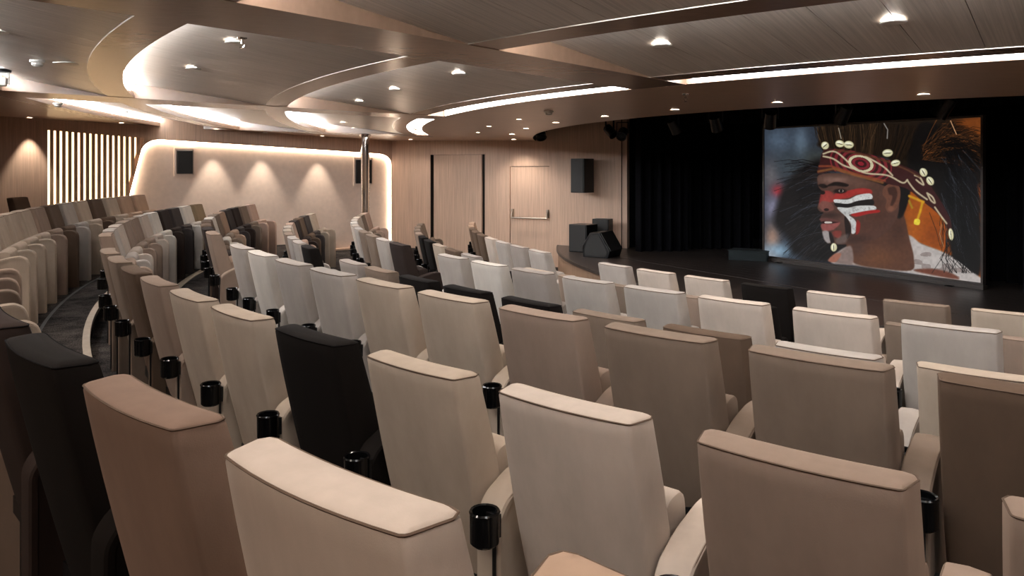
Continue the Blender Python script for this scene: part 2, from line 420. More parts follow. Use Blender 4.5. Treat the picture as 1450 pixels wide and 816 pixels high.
vwall('wall_stage_back', [Vector((PD.x, PD.y)), bk+tdir*5.2+AX*.4, bk-tdir*5.2+AX*.4, mD], -.2, 3.85, M['matte_black'], 'black wall closing the back of the stage')

# ================================================================== STAGE
st = MB()
arc = [tuple(pol(9.62, t)[:2]) for t in np.linspace(172.5, 247.5, 60)]
stpoly = arc+[tuple(C+AX*.3-tdir*7.2), tuple(C+AX*.3+tdir*7.2)]
stage = struct(MB().prism(stpoly, lambda a, b, d: Vector((a, b, d)), STAGE_Z-.02, STAGE_Z).build('stage', M['stage']), 'low dark wooden stage with a curved front edge', 'stage')
MB().sector(9.45, 9.60, 172.5, 247.5, 0, STAGE_Z-.02, step=1.2).build('apron', M['apron'], stage)
MB().sector(9.60, 9.635, 172.5, 247.5, STAGE_Z-.045, STAGE_Z+.004, step=1.2).build('edge_strip', M['frame'], stage)
# stage boards run along the stage front direction
k = 0
for i in range(22):
    a0 = bk-AX*(4.4)+AX*(.2*i)
    u0 = to_pol(a0)
    d = (a0-C).dot(AX); half = min(4.8, math.sqrt(max(.1, 9.4**2-d*d))-.1)
    q = [a0+AX*.002+tdir*half, a0+AX*.198+tdir*half, a0+AX*.198-tdir*half, a0+AX*.002-tdir*half]
    MB().prism([tuple(p) for p in q], lambda a, b, e: Vector((a, b, e)), STAGE_Z-.002, STAGE_Z+.003).build('board', M['stage'], stage)
# ---- curtains
def curtain(p, q, z0, z1, label, amp=.06, wl_=.19, name='stage_curtain'):
    p = Vector(p); q = Vector(q); L = (q-p).length; d = (q-p)/L; n = Vector((-d.y, d.x)); N = int(L/wl_*10); ph = random.random()*6
    rings = []; vs = []; fs = []
    for i in range(N+1):
        u = L*i/N; a = amp*(math.sin(2*math.pi*u/wl_+ph)+.35*math.sin(2*math.pi*u/wl_*.37+ph*2))
        for z, kk in ((z0, 1.15), ((z0+z1)/2, 1), (z1, .6)):
            for s in (-.006, .006): c_ = p+d*u+n*(a*kk+s); vs.append((c_.x, c_.y, z))
    for i in range(N):
        a = i*6; b = a+6
        for lvl in (0, 2):
            fs += [(a+lvl, b+lvl, b+lvl+2, a+lvl+2), (a+lvl+1, a+lvl+3, b+lvl+3, b+lvl+1)]
        fs += [(a, a+1, b+1, b), (a+4, b+4, b+5, a+5)]
    o = MB().add(vs, fs).build(name, M['curtain'], None, smooth=True)
    tag(o, label, 'curtain', 'black stage curtains'); return o
curtain((2.36, 14.30), (3.35, 14.32), STAGE_Z, 3.7, 'black pleated curtain hanging beside the oak wall end')
curtain((3.20, 14.75), (4.75, 14.70), STAGE_Z, 3.7, 'black pleated curtain between the wall curtain and the screen')
bL = SCR_L+AX*.95+tdir*.9; bM = SCR_L*.5+SCR_R*.5+AX*.95; bR = SCR_R+AX*.95-tdir*1.9
curtain(bL, bM, STAGE_Z, 3.7, 'black curtain behind the far half of the screen')
curtain(bM, bR, STAGE_Z, 3.7, 'black curtain behind the near half of the screen, running past its edge')
curtain(SCR_R+AX*.25-tdir*.35, SCR_R+AX*.25-tdir*2.6, STAGE_Z, 3.7, 'black side curtain standing right of the screen', .05, .16)
# black border above the screen
pv = curtain(SCR_R-AX*.02-tdir*2.4+AX*.1, SCR_L+AX*.1+tdir*2.0, 2.86, 3.7, 'short black border curtain hanging above the screen', .03, .22, 'border_curtain')

# ================================================================== SCREEN
def px_dist(x, y, Z): return Vector(((x-725)/F_PX*Z, Z, CAM_Z+(HOR-y)/F_PX*Z))
scr = empty('projection_screen', ((SCR_L.x+SCR_R.x)/2, (SCR_L.y+SCR_R.y)/2, STAGE_Z))
tag(scr, 'large framed screen on the stage showing a man in a feathered shell headdress', 'screen')
W_S = (SCR_R-SCR_L).length; sdir = (SCR_R-SCR_L).normalized()
z_bot = .52; z_top = 2.745; Hs = z_top-z_bot
rot = math.atan2(sdir.y, sdir.x); scr.rotation_euler = (0, 0, rot)        # local +x runs from left to right edge, -y faces the audience
def paint(NX, NY):
    # homography from photo-crop coordinates to the unit square of the screen
    src = [(62, 112), (935, 66), (943, 740), (58, 628)]; dst = [(0, 0), (1, 0), (1, 1), (0, 1)]
    A = []; B = []
    for (x, y), (u, v) in zip(src, dst):
        A += [[x, y, 1, 0, 0, 0, -u*x, -u*y], [0, 0, 0, x, y, 1, -v*x, -v*y]]; B += [u, v]
    Hm = np.append(np.linalg.solve(np.array(A, float), np.array(B, float)), 1).reshape(3, 3)
    Hi = np.linalg.inv(Hm)
    u, v = np.meshgrid((np.arange(NX)+.5)/NX, (np.arange(NY)+.5)/NY)
    den = Hi[2, 0]*u+Hi[2, 1]*v+Hi[2, 2]
    X = (Hi[0, 0]*u+Hi[0, 1]*v+Hi[0, 2])/den; Y = (Hi[1, 0]*u+Hi[1, 1]*v+Hi[1, 2])/den
    img = np.zeros((NY, NX, 3)); rng = np.random.RandomState(3)
    def vnoise(sx, sy, seed):
        r = np.random.RandomState(seed); g = r.rand(64, 64); a = X/sx; b = Y/sy
        i = np.floor(a).astype(int); j = np.floor(b).astype(int); fa = a-i; fb = b-j
        fa = fa*fa*(3-2*fa); fb = fb*fb*(3-2*fb); G = lambda p, q: g[p % 64, q % 64]
        return (G(i, j)*(1-fa)+G(i+1, j)*fa)*(1-fb)+(G(i, j+1)*(1-fa)+G(i+1, j+1)*fa)*fb
    def blend(mask, col):
        img[:] = img*(1-mask[..., None])+np.array(col, float)*mask[..., None]
    def sdf_poly(pts):
        d = np.full(X.shape, 1e9); ins = np.zeros(X.shape, bool); n = len(pts)
        for i in range(n):
            x0, y0 = pts[i]; x1, y1 = pts[(i+1) % n]; dx, dy = x1-x0, y1-y0
            t = np.clip(((X-x0)*dx+(Y-y0)*dy)/(dx*dx+dy*dy+1e-9), 0, 1)
            d = np.minimum(d, np.hypot(X-x0-t*dx, Y-y0-t*dy))
            c = ((y0 > Y) != (y1 > Y)) & (X < (x1-x0)*(Y-y0)/((y1-y0) if y1 != y0 else 1e-9)+x0); ins ^= c
        return np.where(ins, -d, d)
    def spl(pts, n=6):
        out = []; m = len(pts)
        for i in range(m):
            p0, p1, p2, p3 = [np.array(pts[(i+k) % m], float) for k in (-1, 0, 1, 2)]
            for k in range(n):
                t = k/n; out.append(tuple(.5*((2*p1)+(-p0+p2)*t+(2*p0-5*p1+4*p2-p3)*t*t+(-p0+3*p1-3*p2+p3)*t**3)))
        return out
    def poly(pts, col, soft=3, op=1, curve=True):
        s = sdf_poly(spl(pts) if curve else pts); blend(np.clip(.5-s/soft, 0, 1)*op, col)
    def ell(cx, cy, rx, ry, col, ang=0, soft=.15, op=1):
        c, s = math.cos(R(ang)), math.sin(R(ang)); dx, dy = X-cx, Y-cy
        q = np.hypot((dx*c+dy*s)/rx, (-dx*s+dy*c)/ry); blend(np.clip((1-q)/soft+.5, 0, 1)*op, col)
    def glow(cx, cy, rx, ry, col, op=1): blend(np.exp(-(((X-cx)/rx)**2+((Y-cy)/ry)**2))*op, col)
    def strands(pts, wd, col, op=1):
        xs = [p[0] for p in pts]; ys = [p[1] for p in pts]; m_ = wd*2+2; us = []; vv = []
        for x in (min(xs)-m_, max(xs)+m_):                   # only the cells around the stroke
            for y in (min(ys)-m_, max(ys)+m_):
                q = Hm @ np.array((x, y, 1.)); us.append(q[0]/q[2]); vv.append(q[1]/q[2])
        c0, c1 = max(0, int(min(us)*NX)-1), min(NX, int(max(us)*NX)+2); r0, r1 = max(0, int(min(vv)*NY)-1), min(NY, int(max(vv)*NY)+2)
        if c1 <= c0 or r1 <= r0: return
        Xs, Ys = X[r0:r1, c0:c1], Y[r0:r1, c0:c1]; d = np.full(Xs.shape, 1e9)
        for i in range(len(pts)-1):
            x0, y0 = pts[i]; x1, y1 = pts[i+1]; dx, dy = x1-x0, y1-y0
            t = np.clip(((Xs-x0)*dx+(Ys-y0)*dy)/(dx*dx+dy*dy+1e-9), 0, 1); d = np.minimum(d, np.hypot(Xs-x0-t*dx, Ys-y0-t*dy))
        k = (np.clip(1-d/wd+.3, 0, 1)*op)[..., None]; img[r0:r1, c0:c1] = img[r0:r1, c0:c1]*(1-k)+np.array(col, float)*k
    # blurred background
    img[:] = (44, 50, 60)
    for g in ((120, 160, 60, 60, (74, 88, 104)), (210, 170, 30, 70, (88, 104, 120)), (90, 300, 40, 70, (96, 92, 96)), (160, 260, 60, 60, (58, 66, 72)), (115, 365, 26, 26, (150, 40, 46)),
              (95, 430, 36, 50, (120, 118, 140)), (90, 560, 30, 60, (150, 120, 104)), (110, 610, 60, 30, (120, 150, 172)), (75, 640, 40, 40, (150, 158, 168)), (270, 240, 60, 50, (56, 60, 58))):
        glow(*g)
    poly([(560, 60), (960, 40), (960, 760), (820, 760), (620, 640), (600, 360)], (26, 17, 12), 12)
    poly([(612, 372), (700, 380), (770, 440), (830, 520), (832, 625), (700, 580), (630, 540)], (150, 74, 20), 8)
    glow(640, 520, 60, 60, (176, 92, 26), .8); glow(750, 540, 50, 60, (120, 56, 18), .7)
    poly([(905, 380), (945, 370), (950, 760), (912, 700)], (150, 72, 24), 8)
    poly([(830, 80), (945, 60), (945, 170), (890, 130)], (112, 58, 24), 40); poly([(880, 390), (945, 380), (945, 460), (900, 450)], (120, 58, 22), 20)
    # dark feather masses
    poly([(300, 250), (230, 260), (150, 330), (110, 420), (100, 500), (160, 560), (180, 620), (330, 660), (420, 640), (400, 560), (320, 500)], (22, 19, 19), 30)
    poly([(285, 150), (300, 90), (480, 80), (700, 60), (830, 100), (760, 260), (700, 300), (560, 230), (300, 190)], (30, 22, 16), 12)
    poly([(690, 90), (800, 120), (900, 200), (930, 400), (940, 690), (880, 700), (820, 620), (800, 470), (740, 330), (640, 260)], (15, 13, 13), 14)
    for i in range(330):   # left plume: fine feathers fanning out to the left
        f = rng.rand(); x0, y0 = 330+rng.uniform(-30, 40), 270+330*f; a = R(165+60*f+rng.uniform(-14, 14)); L = rng.uniform(90, 215)
        dx, dy = math.cos(a), -math.sin(a)*.75
        strands([(x0, y0), (x0+dx*L*.35, y0+dy*L*.35-8), (x0+dx*L*.7, y0+dy*L*.7-4), (x0+dx*L, y0+dy*L+18)], 1.25, [(8, 7, 8), (12, 10, 10), (20, 17, 17), (44, 38, 36), (62, 66, 76)][rng.choice(5, p=[.34, .26, .2, .12, .08])], .7)
    for i in range(190):   # crown hair
        x0 = rng.uniform(292, 640); y0 = 198+(x0-300)*.12; lean = (x0-430)*.30
        strands([(x0, y0), (x0+lean*.5+rng.uniform(-10, 10), y0-60), (x0+lean+rng.uniform(-16, 16), y0-135)], 1.4, [(74, 52, 33), (46, 32, 20), (16, 12, 9), (24, 17, 12), (104, 78, 52)][rng.choice(5, p=[.22, .26, .24, .2, .08])] if x0 < 500 else [(10, 8, 7), (26, 18, 12), (40, 27, 17)][rng.randint(3)], .7)
    for i in range(300):   # brown plume fanning out and catching orange light, upper right
        a = R(rng.uniform(-20, 72)); L = rng.uniform(120, 270); x0, y0 = 705+rng.uniform(-10, 50), 200+rng.uniform(-25, 40); dx, dy = math.cos(a), -math.sin(a)*.7
        cl_ = [(104, 60, 30), (66, 40, 22), (20, 14, 11), (12, 9, 8), (150, 88, 44)][rng.choice(5, p=[.13, .22, .3, .28, .07])]
        strands([(x0, y0), (x0+dx*L*.4, y0+dy*L*.5), (x0+dx*L*.75, y0+dy*L*.85), (x0+dx*L, y0+dy*L+L*.10)], 1.25, cl_, .65)
    for i in range(60):
        x0, y0 = 740+90*rng.rand(), 150+90*rng.rand(); strands([(x0, y0), (x0+60, y0-10), (x0+150, y0+30+60*rng.rand())], 1.4, (10, 9, 9), .8)
    for i in range(330):   # black plume, right
        x0, y0 = 800+rng.uniform(-25, 75), rng.uniform(190, 480); dx = rng.uniform(-30, 130)
        strands([(x0, y0), (x0+dx*.4+12, y0+70), (x0+dx*.75+14, y0+rng.uniform(130, 230))], 1.25, [(7, 7, 8), (12, 11, 11), (22, 22, 25), (58, 62, 70)][rng.choice(4, p=[.4, .3, .2, .1])], .75)
    strands([(362, 108), (372, 150)], 2.2, (150, 140, 124)); strands([(545, 90), (560, 115), (558, 150)], 2.5, (130, 126, 122)); strands([(812, 80), (836, 134)], 2, (200, 150, 110))
    # shoulder and neck
    poly([(330, 655), (400, 590), (620, 540), (700, 580), (800, 620), (900, 690), (945, 745), (640, 700), (420, 668)], (176, 168, 164), 8)
    n1_ = vnoise(40, 16, 5)
    blend((n1_ > .55)*np.clip(.5-sdf_poly([(640, 590), (820, 630), (930, 730), (660, 690)])/8, 0, 1)*.55, (110, 96, 92))
    poly([(670, 690), (740, 682), (820, 700), (850, 725), (760, 712)], (104, 60, 46), 8)
    poly([(405, 560), (540, 520), (610, 430), (650, 560), (668, 640), (655, 690), (520, 680), (425, 660), (400, 610)], (84, 54, 41), 6)
    glow(520, 640, 90, 40, (104, 66, 44), .8); glow(600, 520, 40, 70, (60, 38, 30), .8); glow(440, 600, 30, 40, (70, 50, 44), .7)
    poly([(335, 650), (370, 610), (412, 590), (420, 660), (380, 664)], (128, 110, 104), 8)
    poly([(318, 650), (345, 622), (372, 622), (350, 655)], (150, 96, 78), 6)
    # hair at the nape
    poly([(480, 310), (640, 330), (650, 380), (625, 460), (598, 470), (590, 380), (520, 350), (490, 372)], (14, 11, 11), 8)
    # face
    face = [(286, 296), (276, 330), (284, 352), (300, 372), (292, 398), (276, 428), (284, 446), (300, 452), (288, 470), (290, 490), (296, 508), (292, 522), (300, 548), (304, 566), (330, 580), (400, 582), (470, 570), (540, 545), (600, 470), (600, 380), (540, 340), (470, 318), (380, 292)]
    poly(face, (76, 52, 44), 4)
    glow(350, 318, 60, 16, (140, 108, 96), .75); glow(440, 335, 60, 22, (96, 68, 58), .7); glow(520, 450, 60, 70, (72, 44, 34), .8); glow(470, 530, 70, 40, (80, 50, 40), .7); glow(395, 480, 30, 40, (92, 70, 62), .6)
    glow(310, 410, 20, 24, (150, 92, 84), .7); glow(430, 560, 60, 16, (50, 33, 28), .7)
    poly([(292, 372), (320, 362), (345, 378), (350, 398), (330, 410), (296, 404), (282, 418)], (150, 52, 48), 7, .8)
    poly([(280, 420), (310, 406), (340, 424), (338, 442), (300, 446)], (118, 72, 64), 6, .8); ell(312, 440, 10, 6, (34, 18, 16), 0, .4)
    poly([(350, 372), (400, 362), (450, 352), (492, 358), (494, 376), (440, 378), (400, 392), (345, 396)], (146, 44, 40), 5)
    poly([(278, 340), (300, 334), (318, 346), (300, 352)], (26, 17, 15), 5); poly([(312, 344), (350, 326), (400, 336), (392, 346), (350, 342)], (26, 17, 15), 5)
    ell(368, 364, 26, 10, (34, 20, 18), 0, .4); ell(372, 363, 10, 6, (150, 134, 124), 0, .3); ell(372, 363, 6, 6, (12, 8, 8), 0, .3); ell(297, 370, 10, 8, (30, 18, 16), 0, .4)
    poly([(344, 398), (400, 398), (440, 380), (490, 374), (496, 396), (440, 404), (400, 416), (352, 414)], (196, 196, 194), 3)
    poly([(346, 412), (400, 416), (440, 404), (498, 398), (500, 422), (440, 424), (400, 432), (358, 430)], (26, 22, 22), 3)
    poly([(356, 432), (400, 432), (440, 424), (505, 424), (512, 440), (470, 446), (425, 456), (404, 462), (426, 480), (438, 508), (428, 536), (414, 536), (412, 500), (392, 470)], (188, 188, 186), 3)
    poly([(414, 458), (470, 446), (520, 440), (528, 450), (480, 458), (440, 468), (420, 466)], (150, 36, 34), 4); poly([(436, 484), (450, 496), (446, 530), (432, 540)], (132, 38, 34), 4)
    poly([(386, 468), (404, 490), (412, 530), (396, 560), (388, 520)], (30, 20, 18), 4)
    sp = vnoise(5, 5, 9); blend((sp > .72)*((img.sum(-1) > 520))*.45, (130, 128, 126))
    # mouth, beard, chin paint
    poly([(284, 478), (310, 474), (345, 480), (372, 490), (350, 496), (300, 494)], (92, 56, 52), 4)
    poly([(294, 488), (330, 488), (362, 492), (330, 498), (296, 498)], (38, 18, 18), 3); poly([(306, 489), (330, 489), (334, 495), (308, 496)], (196, 186, 178), 2)
    poly([(290, 500), (330, 498), (368, 494), (340, 522), (300, 526)], (134, 74, 70), 5)
    glow(330, 462, 40, 10, (40, 28, 26), .7)
    poly([(296, 530), (320, 530), (334, 566), (318, 578), (302, 560)], (166, 162, 162), 6, .8); poly([(322, 536), (332, 536), (344, 572), (330, 576)], (32, 24, 24), 4)
    poly([(338, 530), (372, 528), (366, 556), (344, 550)], (128, 52, 46), 7, .8); poly([(352, 560), (400, 540), (390, 574), (356, 580)], (120, 110, 106), 10, .5)
    # ear
    poly([(548, 346), (580, 330), (608, 346), (612, 392), (596, 436), (566, 452), (552, 430), (556, 400), (540, 376)], (98, 62, 48), 4)
    poly([(562, 352), (590, 348), (600, 380), (584, 420), (572, 420), (580, 386), (566, 376)], (50, 30, 25), 6, .8); ell(574, 436, 12, 10, (112, 72, 56), 0, .5)
    # headband
    band = [(302, 198), (352, 192), (450, 206), (560, 236), (640, 268), (700, 300), (752, 370), (796, 440), (818, 492), (822, 560), (800, 500), (760, 452), (700, 404), (640, 356), (560, 334), (450, 306), (340, 282), (278, 294), (284, 252)]
    poly(band, (54, 26, 26), 4)
    mb = np.clip(.5-sdf_poly(spl(band))/4, 0, 1)
    def band_blend(mask, col): blend(np.clip(mask, 0, 1)*mb, col)
    d1_ = np.hypot((X-452)/1.5, (Y-252-(X-452)*.15)); 
    band_blend(((d1_ % 16) < 8)*(d1_ < 84), (112, 38, 44)); band_blend((abs(d1_-30) < 4.0)*1., (196, 184, 152))
    band_blend((d1_ < 8)*1., (128, 34, 44))
    for ln in ([(300, 212), (350, 204), (420, 262), (470, 290), (560, 300), (620, 330), (640, 318)], [(300, 222), (340, 232), (380, 258), (420, 272)], [(470, 222), (540, 262), (580, 300)],
               [(640, 320), (672, 362), (720, 398)], [(670, 300), (692, 310), (706, 338), (690, 330), (676, 318)], [(720, 372), (742, 388), (752, 412), (736, 402), (720, 372)], [(752, 430), (780, 470), (800, 496)]):
        q = []
        for i in range(len(ln)-1):                           # smooth the painted lines
            p0, p1, p2, p3 = [np.array(ln[min(max(i+k, 0), len(ln)-1)], float) for k in (-1, 0, 1, 2)]
            for k in range(5):
                t_ = k/5; q.append(tuple(.5*((2*p1)+(-p0+p2)*t_+(2*p0-5*p1+4*p2-p3)*t_*t_+(-p0+3*p1-3*p2+p3)*t_**3)))
        strands(q+[ln[-1]], 4.2, (190, 178, 146), .95)
    strands([(284, 262), (330, 262), (400, 284), (470, 304), (550, 322)], 5, (126, 62, 40), .9); strands([(280, 284), (340, 272), (430, 300), (540, 330)], 6, (128, 82, 44), .8)
    strands([(350, 196), (450, 212), (560, 244), (640, 278), (690, 306)], 4, (84, 54, 36), .9)
    # shells
    for (cx, cy, rx, ry, a) in ((307, 178, 15, 16, -40), (367, 171, 18, 14, 10), (403, 175, 20, 15, 5), (560, 209, 21, 15, -5), (592, 250, 19, 13, -12), (705, 288, 18, 15, 60), (732, 323, 19, 14, 55), (818, 541, 25, 10, 82), (342, 595, 17, 13, 90)):
        ell(cx, cy, rx, ry, (205, 200, 160), a, .25); ell(cx-2, cy-3, rx*.7, ry*.5, (232, 230, 206), a, .6); ell(cx, cy+1, rx*.75, ry*.14, (88, 80, 56), a, .4)
    # yellow tassel
    strands([(648, 384), (690, 402), (706, 408)], 6, (190, 140, 30)); strands([(648, 404), (660, 432)], 5, (150, 120, 30)); strands([(702, 410), (692, 450), (682, 480)], 6, (196, 146, 30)); poly([(672, 478), (692, 482), (688, 502), (668, 498)], (222, 200, 60), 3)
    strands([(730, 452), (760, 530), (775, 590)], 1.6, (60, 34, 18)); strands([(780, 500), (772, 540), (788, 590)], 1.6, (150, 120, 90))
    for i in range(26):
        x0 = rng.uniform(800, 930); strands([(x0, 560), (x0-rng.uniform(0, 60), 640), (x0-rng.uniform(-40, 90), 700)], 1.4, (14, 13, 13), .8)
    img[:] = np.clip(img*(.94+.12*vnoise(9, 9, 21)[..., None]), 0, 255)
    return img/255
NX, NY = 480, 300
pic = paint(NX, NY); pic = np.where(pic <= .04045, pic/12.92, ((pic+.055)/1.055)**2.4)
vs = []; fs = []
for j in range(NY+1):
    z = z_top-STAGE_Z-.03-(Hs-.06)*j/NY
    for i in range(NX+1): vs.append((-W_S/2+.03+(W_S-.06)*i/NX, 0, z))
for j in range(NY):
    for i in range(NX):
        a = j*(NX+1)+i; fs.append((a, a+NX+1, a+NX+2, a+1))
me = bpy.data.meshes.new('image'); me.from_pydata(vs, [], fs)
at = me.color_attributes.new('picture', 'FLOAT_COLOR', 'CORNER')
cc = np.ones((NY*NX, 4, 4), np.float32); cc[:, :, :3] = pic.reshape(-1, 1, 3)
at.data.foreach_set('color', cc.ravel())
t = NT('screen_picture'); a_ = t.n.new('ShaderNodeAttribute'); a_.attribute_name = 'picture'
t.link(a_.outputs['Color'], t.b.inputs['Emission Color']); t.b.inputs['Emission Strength'].default_value = 1.02
t.set(Roughness=.7, Specular_IOR_Level=.1); t.b.inputs['Base Color'].default_value = (.02, .02, .02, 1)
io = obj('image', me, t.m, scr); io['label'] = 'portrait of a man in face paint and feathered headdress'
MB().box((-W_S/2+.015, .006, z_bot-STAGE_Z+.015), (W_S/2-.015, .05, z_top-STAGE_Z-.015)).build('backing', M['matte_black'], scr)
hb, ht = z_bot-STAGE_Z, z_top-STAGE_Z
for lo, hi in (((-W_S/2, -.02, hb), (-W_S/2+.03, .05, ht)), ((W_S/2-.03, -.02, hb), (W_S/2, .05, ht)), ((-W_S/2+.03, -.02, ht-.03), (W_S/2-.03, .05, ht)), ((-W_S/2+.03, -.02, hb), (W_S/2-.03, .05, hb+.03))):
    MB().box(lo, hi).build('frame', M['frame'], scr)
MB().box((-W_S/2-.02, -.05, hb-.055), (W_S/2+.02, .06, hb)).build('bottom_rail', M['frame'], scr)
for x in (-W_S/2+.4, W_S/2-.4): MB().box((x-.05, -.12, 0), (x+.05, .2, hb-.05)).build('foot', M['matte_black'], scr)

# ================================================================== CHAIRS
def chair_meshes():
    zs = [.27, .34, .45, .56, .67, .78, .88, .95, .985, .9955, 1.0]
    def sect(z, ins=0, n=9):
        k = max(0, (1-z)/.73); yr = .165*k**1.12; th = .105+.03*math.sin(math.pi*min(1, k))-.01*k; yf = yr+th
        wr = .2225+.006*math.sin(math.pi*k)-.012*k; wf = wr+.014; b = .020
        yr += ins; yf -= ins; wr -= ins; wf -= ins; cr = .010; cf = .026
        pts = []
        for i in range(n+1):
            x = -(wr-cr)+2*(wr-cr)*i/n; pts.append((x, yr-b*(1-(x/wr)**2), z))
        pts += [(wr-cr*.3, yr+cr*.3, z), (wr, yr+cr, z), (wf, yf-cf, z), (wf-cf*.3, yf-cf*.3, z)]
        for i in range(n+1):
            x = (wf-cf)-2*(wf-cf)*i/n; pts.append((x, yf-b*.8*(1-(x/wf)**2), z))
        pts += [(-wf+cf*.3, yf-cf*.3, z), (-wf, yf-cf, z), (-wr, yr+cr, z), (-wr+cr*.3, yr+cr*.3, z)]
        return [Vector(p) for p in pts]
    rings = [sect(z) for z in zs[:-2]]+[sect(.9955, .003), sect(1.0, .008), sect(1.004, .03)]
    D = {}
    D['backrest'] = MB().loft(rings).mesh('backrest', smooth=True)
    loop = sect(.994, .001); D['piping'] = MB().tube(loop, .0024, 5, closed=True).mesh('piping', smooth=True)
    # tipped-up seat
    sp = []
    for (y, z) in round_poly([(.205, .33), (.185, .73), (.30, .75), (.335, .36)], [.03, .04, .06, .05], 5): sp.append((y, z))
    D['seat'] = MB().prism(sp, lambda a, b, d: Vector((d, a, b)), -.222, .222).mesh('seat', smooth=True, bevel=.012, seg=2)
    # arm: a padded band around an inset side panel
    prof = [(.075, .0), (.075, .575), (.11, .625), (.20, .67), (.32, .70), (.385, .703), (.43, .68), (.45, .63), (.452, .0)]
    prof = [prof[0]]+round_poly(prof, [0, .025, .025, .03, .02, .018, .018, .02, 0], 3)[1:-1]+[prof[-1]]
    n = len(prof); rings = []; inn = []
    for i, (y, z) in enumerate(prof):
        a = Vector(prof[max(0, i-1)]); b = Vector(prof[min(n-1, i+1)]); d = (b-a).normalized(); nn = Vector((d.y, -d.x))
        rings.append([Vector((.288+x, y+nn.x*q, max(0, z+nn.y*q))) for x, q in ((-.05, .024), (-.05, .008), (-.044, .001), (0, -.003), (.044, .001), (.05, .008), (.05, .024))])
        inn.append((y+nn.x*.016, max(0, z+nn.y*.016)))
    pp = MB()
    for x in (-.0455, .0455):
        pp.tube([Vector((.288+x, r_[1].y, r_[3].z-.004 if False else (r_[2].z+r_[1].z)/2)) for r_ in rings[1:-1]], .0022, 5)
    D['arm_piping'] = pp.mesh('piping', smooth=True)
    D['armrest'] = MB().loft(rings).mesh('armrest', smooth=True)
    D['side_panel'] = MB().prism(inn, lambda a, b, d: Vector((.288+d, a, b)), -.045, .045).mesh('side_panel')
    D['cup_holder'] = MB().lathe([(.036, .52), (.044, .528), (.0455, .612), (.0475, .618), (.044, .623), (.038, .62), (.037, .54), (.0, .535)], 18, (.325, .026, 0)).mesh('cup_holder', smooth=True)
    D['bracket'] = MB().box((.300, .055, .53), (.345, .0765, .60)).box((.318, .066, .02), (.326, .0755, .53)).mesh('bracket')
    D['base'] = MB().box((-.20, .16, 0), (-.17, .30, .30)).box((.17, .16, 0), (.20, .30, .30)).box((-.20, .14, .27), (.20, .30, .33)).box((-.26, .17, .28), (.26, .20, .31)).mesh('base')
    return D
CM = chair_meshes()
WORDS = {'light_grey': 'light grey', 'dark_brown': 'dark brown', 'dark_grey': 'dark grey', 'pink': 'pinkish beige', 'olive': 'olive tan', 'mauve': 'mauve taupe', 'cocoa': 'cocoa brown'}
ROWN = dict(A='back row', B='second row from the back', C='third row from the back', D='middle row', E='third row from the stage', F='second row from the stage', G='front row')
ORD = ['first', 'second', 'third', 'fourth', 'fifth', 'sixth', 'seventh', 'eighth', 'ninth', 'tenth', 'eleventh', 'twelfth', 'thirteenth']
def chair(r_, deg, z, colour, label, group, first=False, cups=True):
    p = pol(r_, deg, z); t = empty('theatre_chair', p, R(deg+90)); tag(t, label, 'chair', group)
    m = VEL[colour]; pm = M['piping_black'] if colour in ('black', 'dark_brown', 'dark_grey') else M['piping']
    b = obj('backrest', CM['backrest'], m, t); obj('piping', CM['piping'], pm, b)
    obj('seat', CM['seat'], m, t); obj('base', CM['base'], M['black'], t)
    for s in ((0, -.576) if first else (0,)):
        a = obj('armrest', CM['armrest'], m, t, (s, 0, 0)); obj('side_panel', CM['side_panel'], m, a); obj('piping', CM['arm_piping'], pm, a)
        if not cups: continue
        c_ = obj('cup_holder', CM['cup_holder'], M['gloss_black'], t, (s, 0, 0)); obj('bracket', CM['bracket'], M['black'], c_)
    return t
def halfdeg(r_): return math.degrees(.2225/r_)
# near block, chairs right of the aisle (angles of the rear left corners, aisle first)
NEAR = dict(
    A=([211.3+2.08*i for i in range(7)]+[225.87, 228.0, 230.08, 232.2], 'mauve taupe beige beige brown mauve dark_brown black cocoa cream tan'),
    B=([211.4, 213.65, 216.0, 218.1, 220.3, 222.45, 224.75, 227.0, 229.2, 231.4, 233.6], 'taupe taupe brown mauve beige beige black beige cream mauve mauve'),
    C=([212.05, 214.3, 216.75, 219.05, 221.35, 223.65, 225.95, 228.2, 230.5, 232.75], 'light_grey white light_grey light_grey beige beige mauve taupe taupe brown'),
    D=([211.85, 214.3, 216.85, 219.4, 222.0, 224.5, 227.0, 229.45, 231.9], 'grey taupe black black black taupe brown light_grey beige'),
    E=([212.25, 215.0, 217.65, 220.35, 223.0, 225.6, 228.3, 230.85], 'light_grey white grey light_grey light_grey cream cream light_grey'),
    F=([212.0, 214.9, 217.8, 220.7, 223.6, 226.5, 229.4, 232.3], 'beige mauve taupe mauve black taupe taupe mauve'),
    G=([212.4, 215.5, 218.7, 221.9, 225.0, 228.1, 231.2], 'light_grey cream cream black cream taupe beige'))
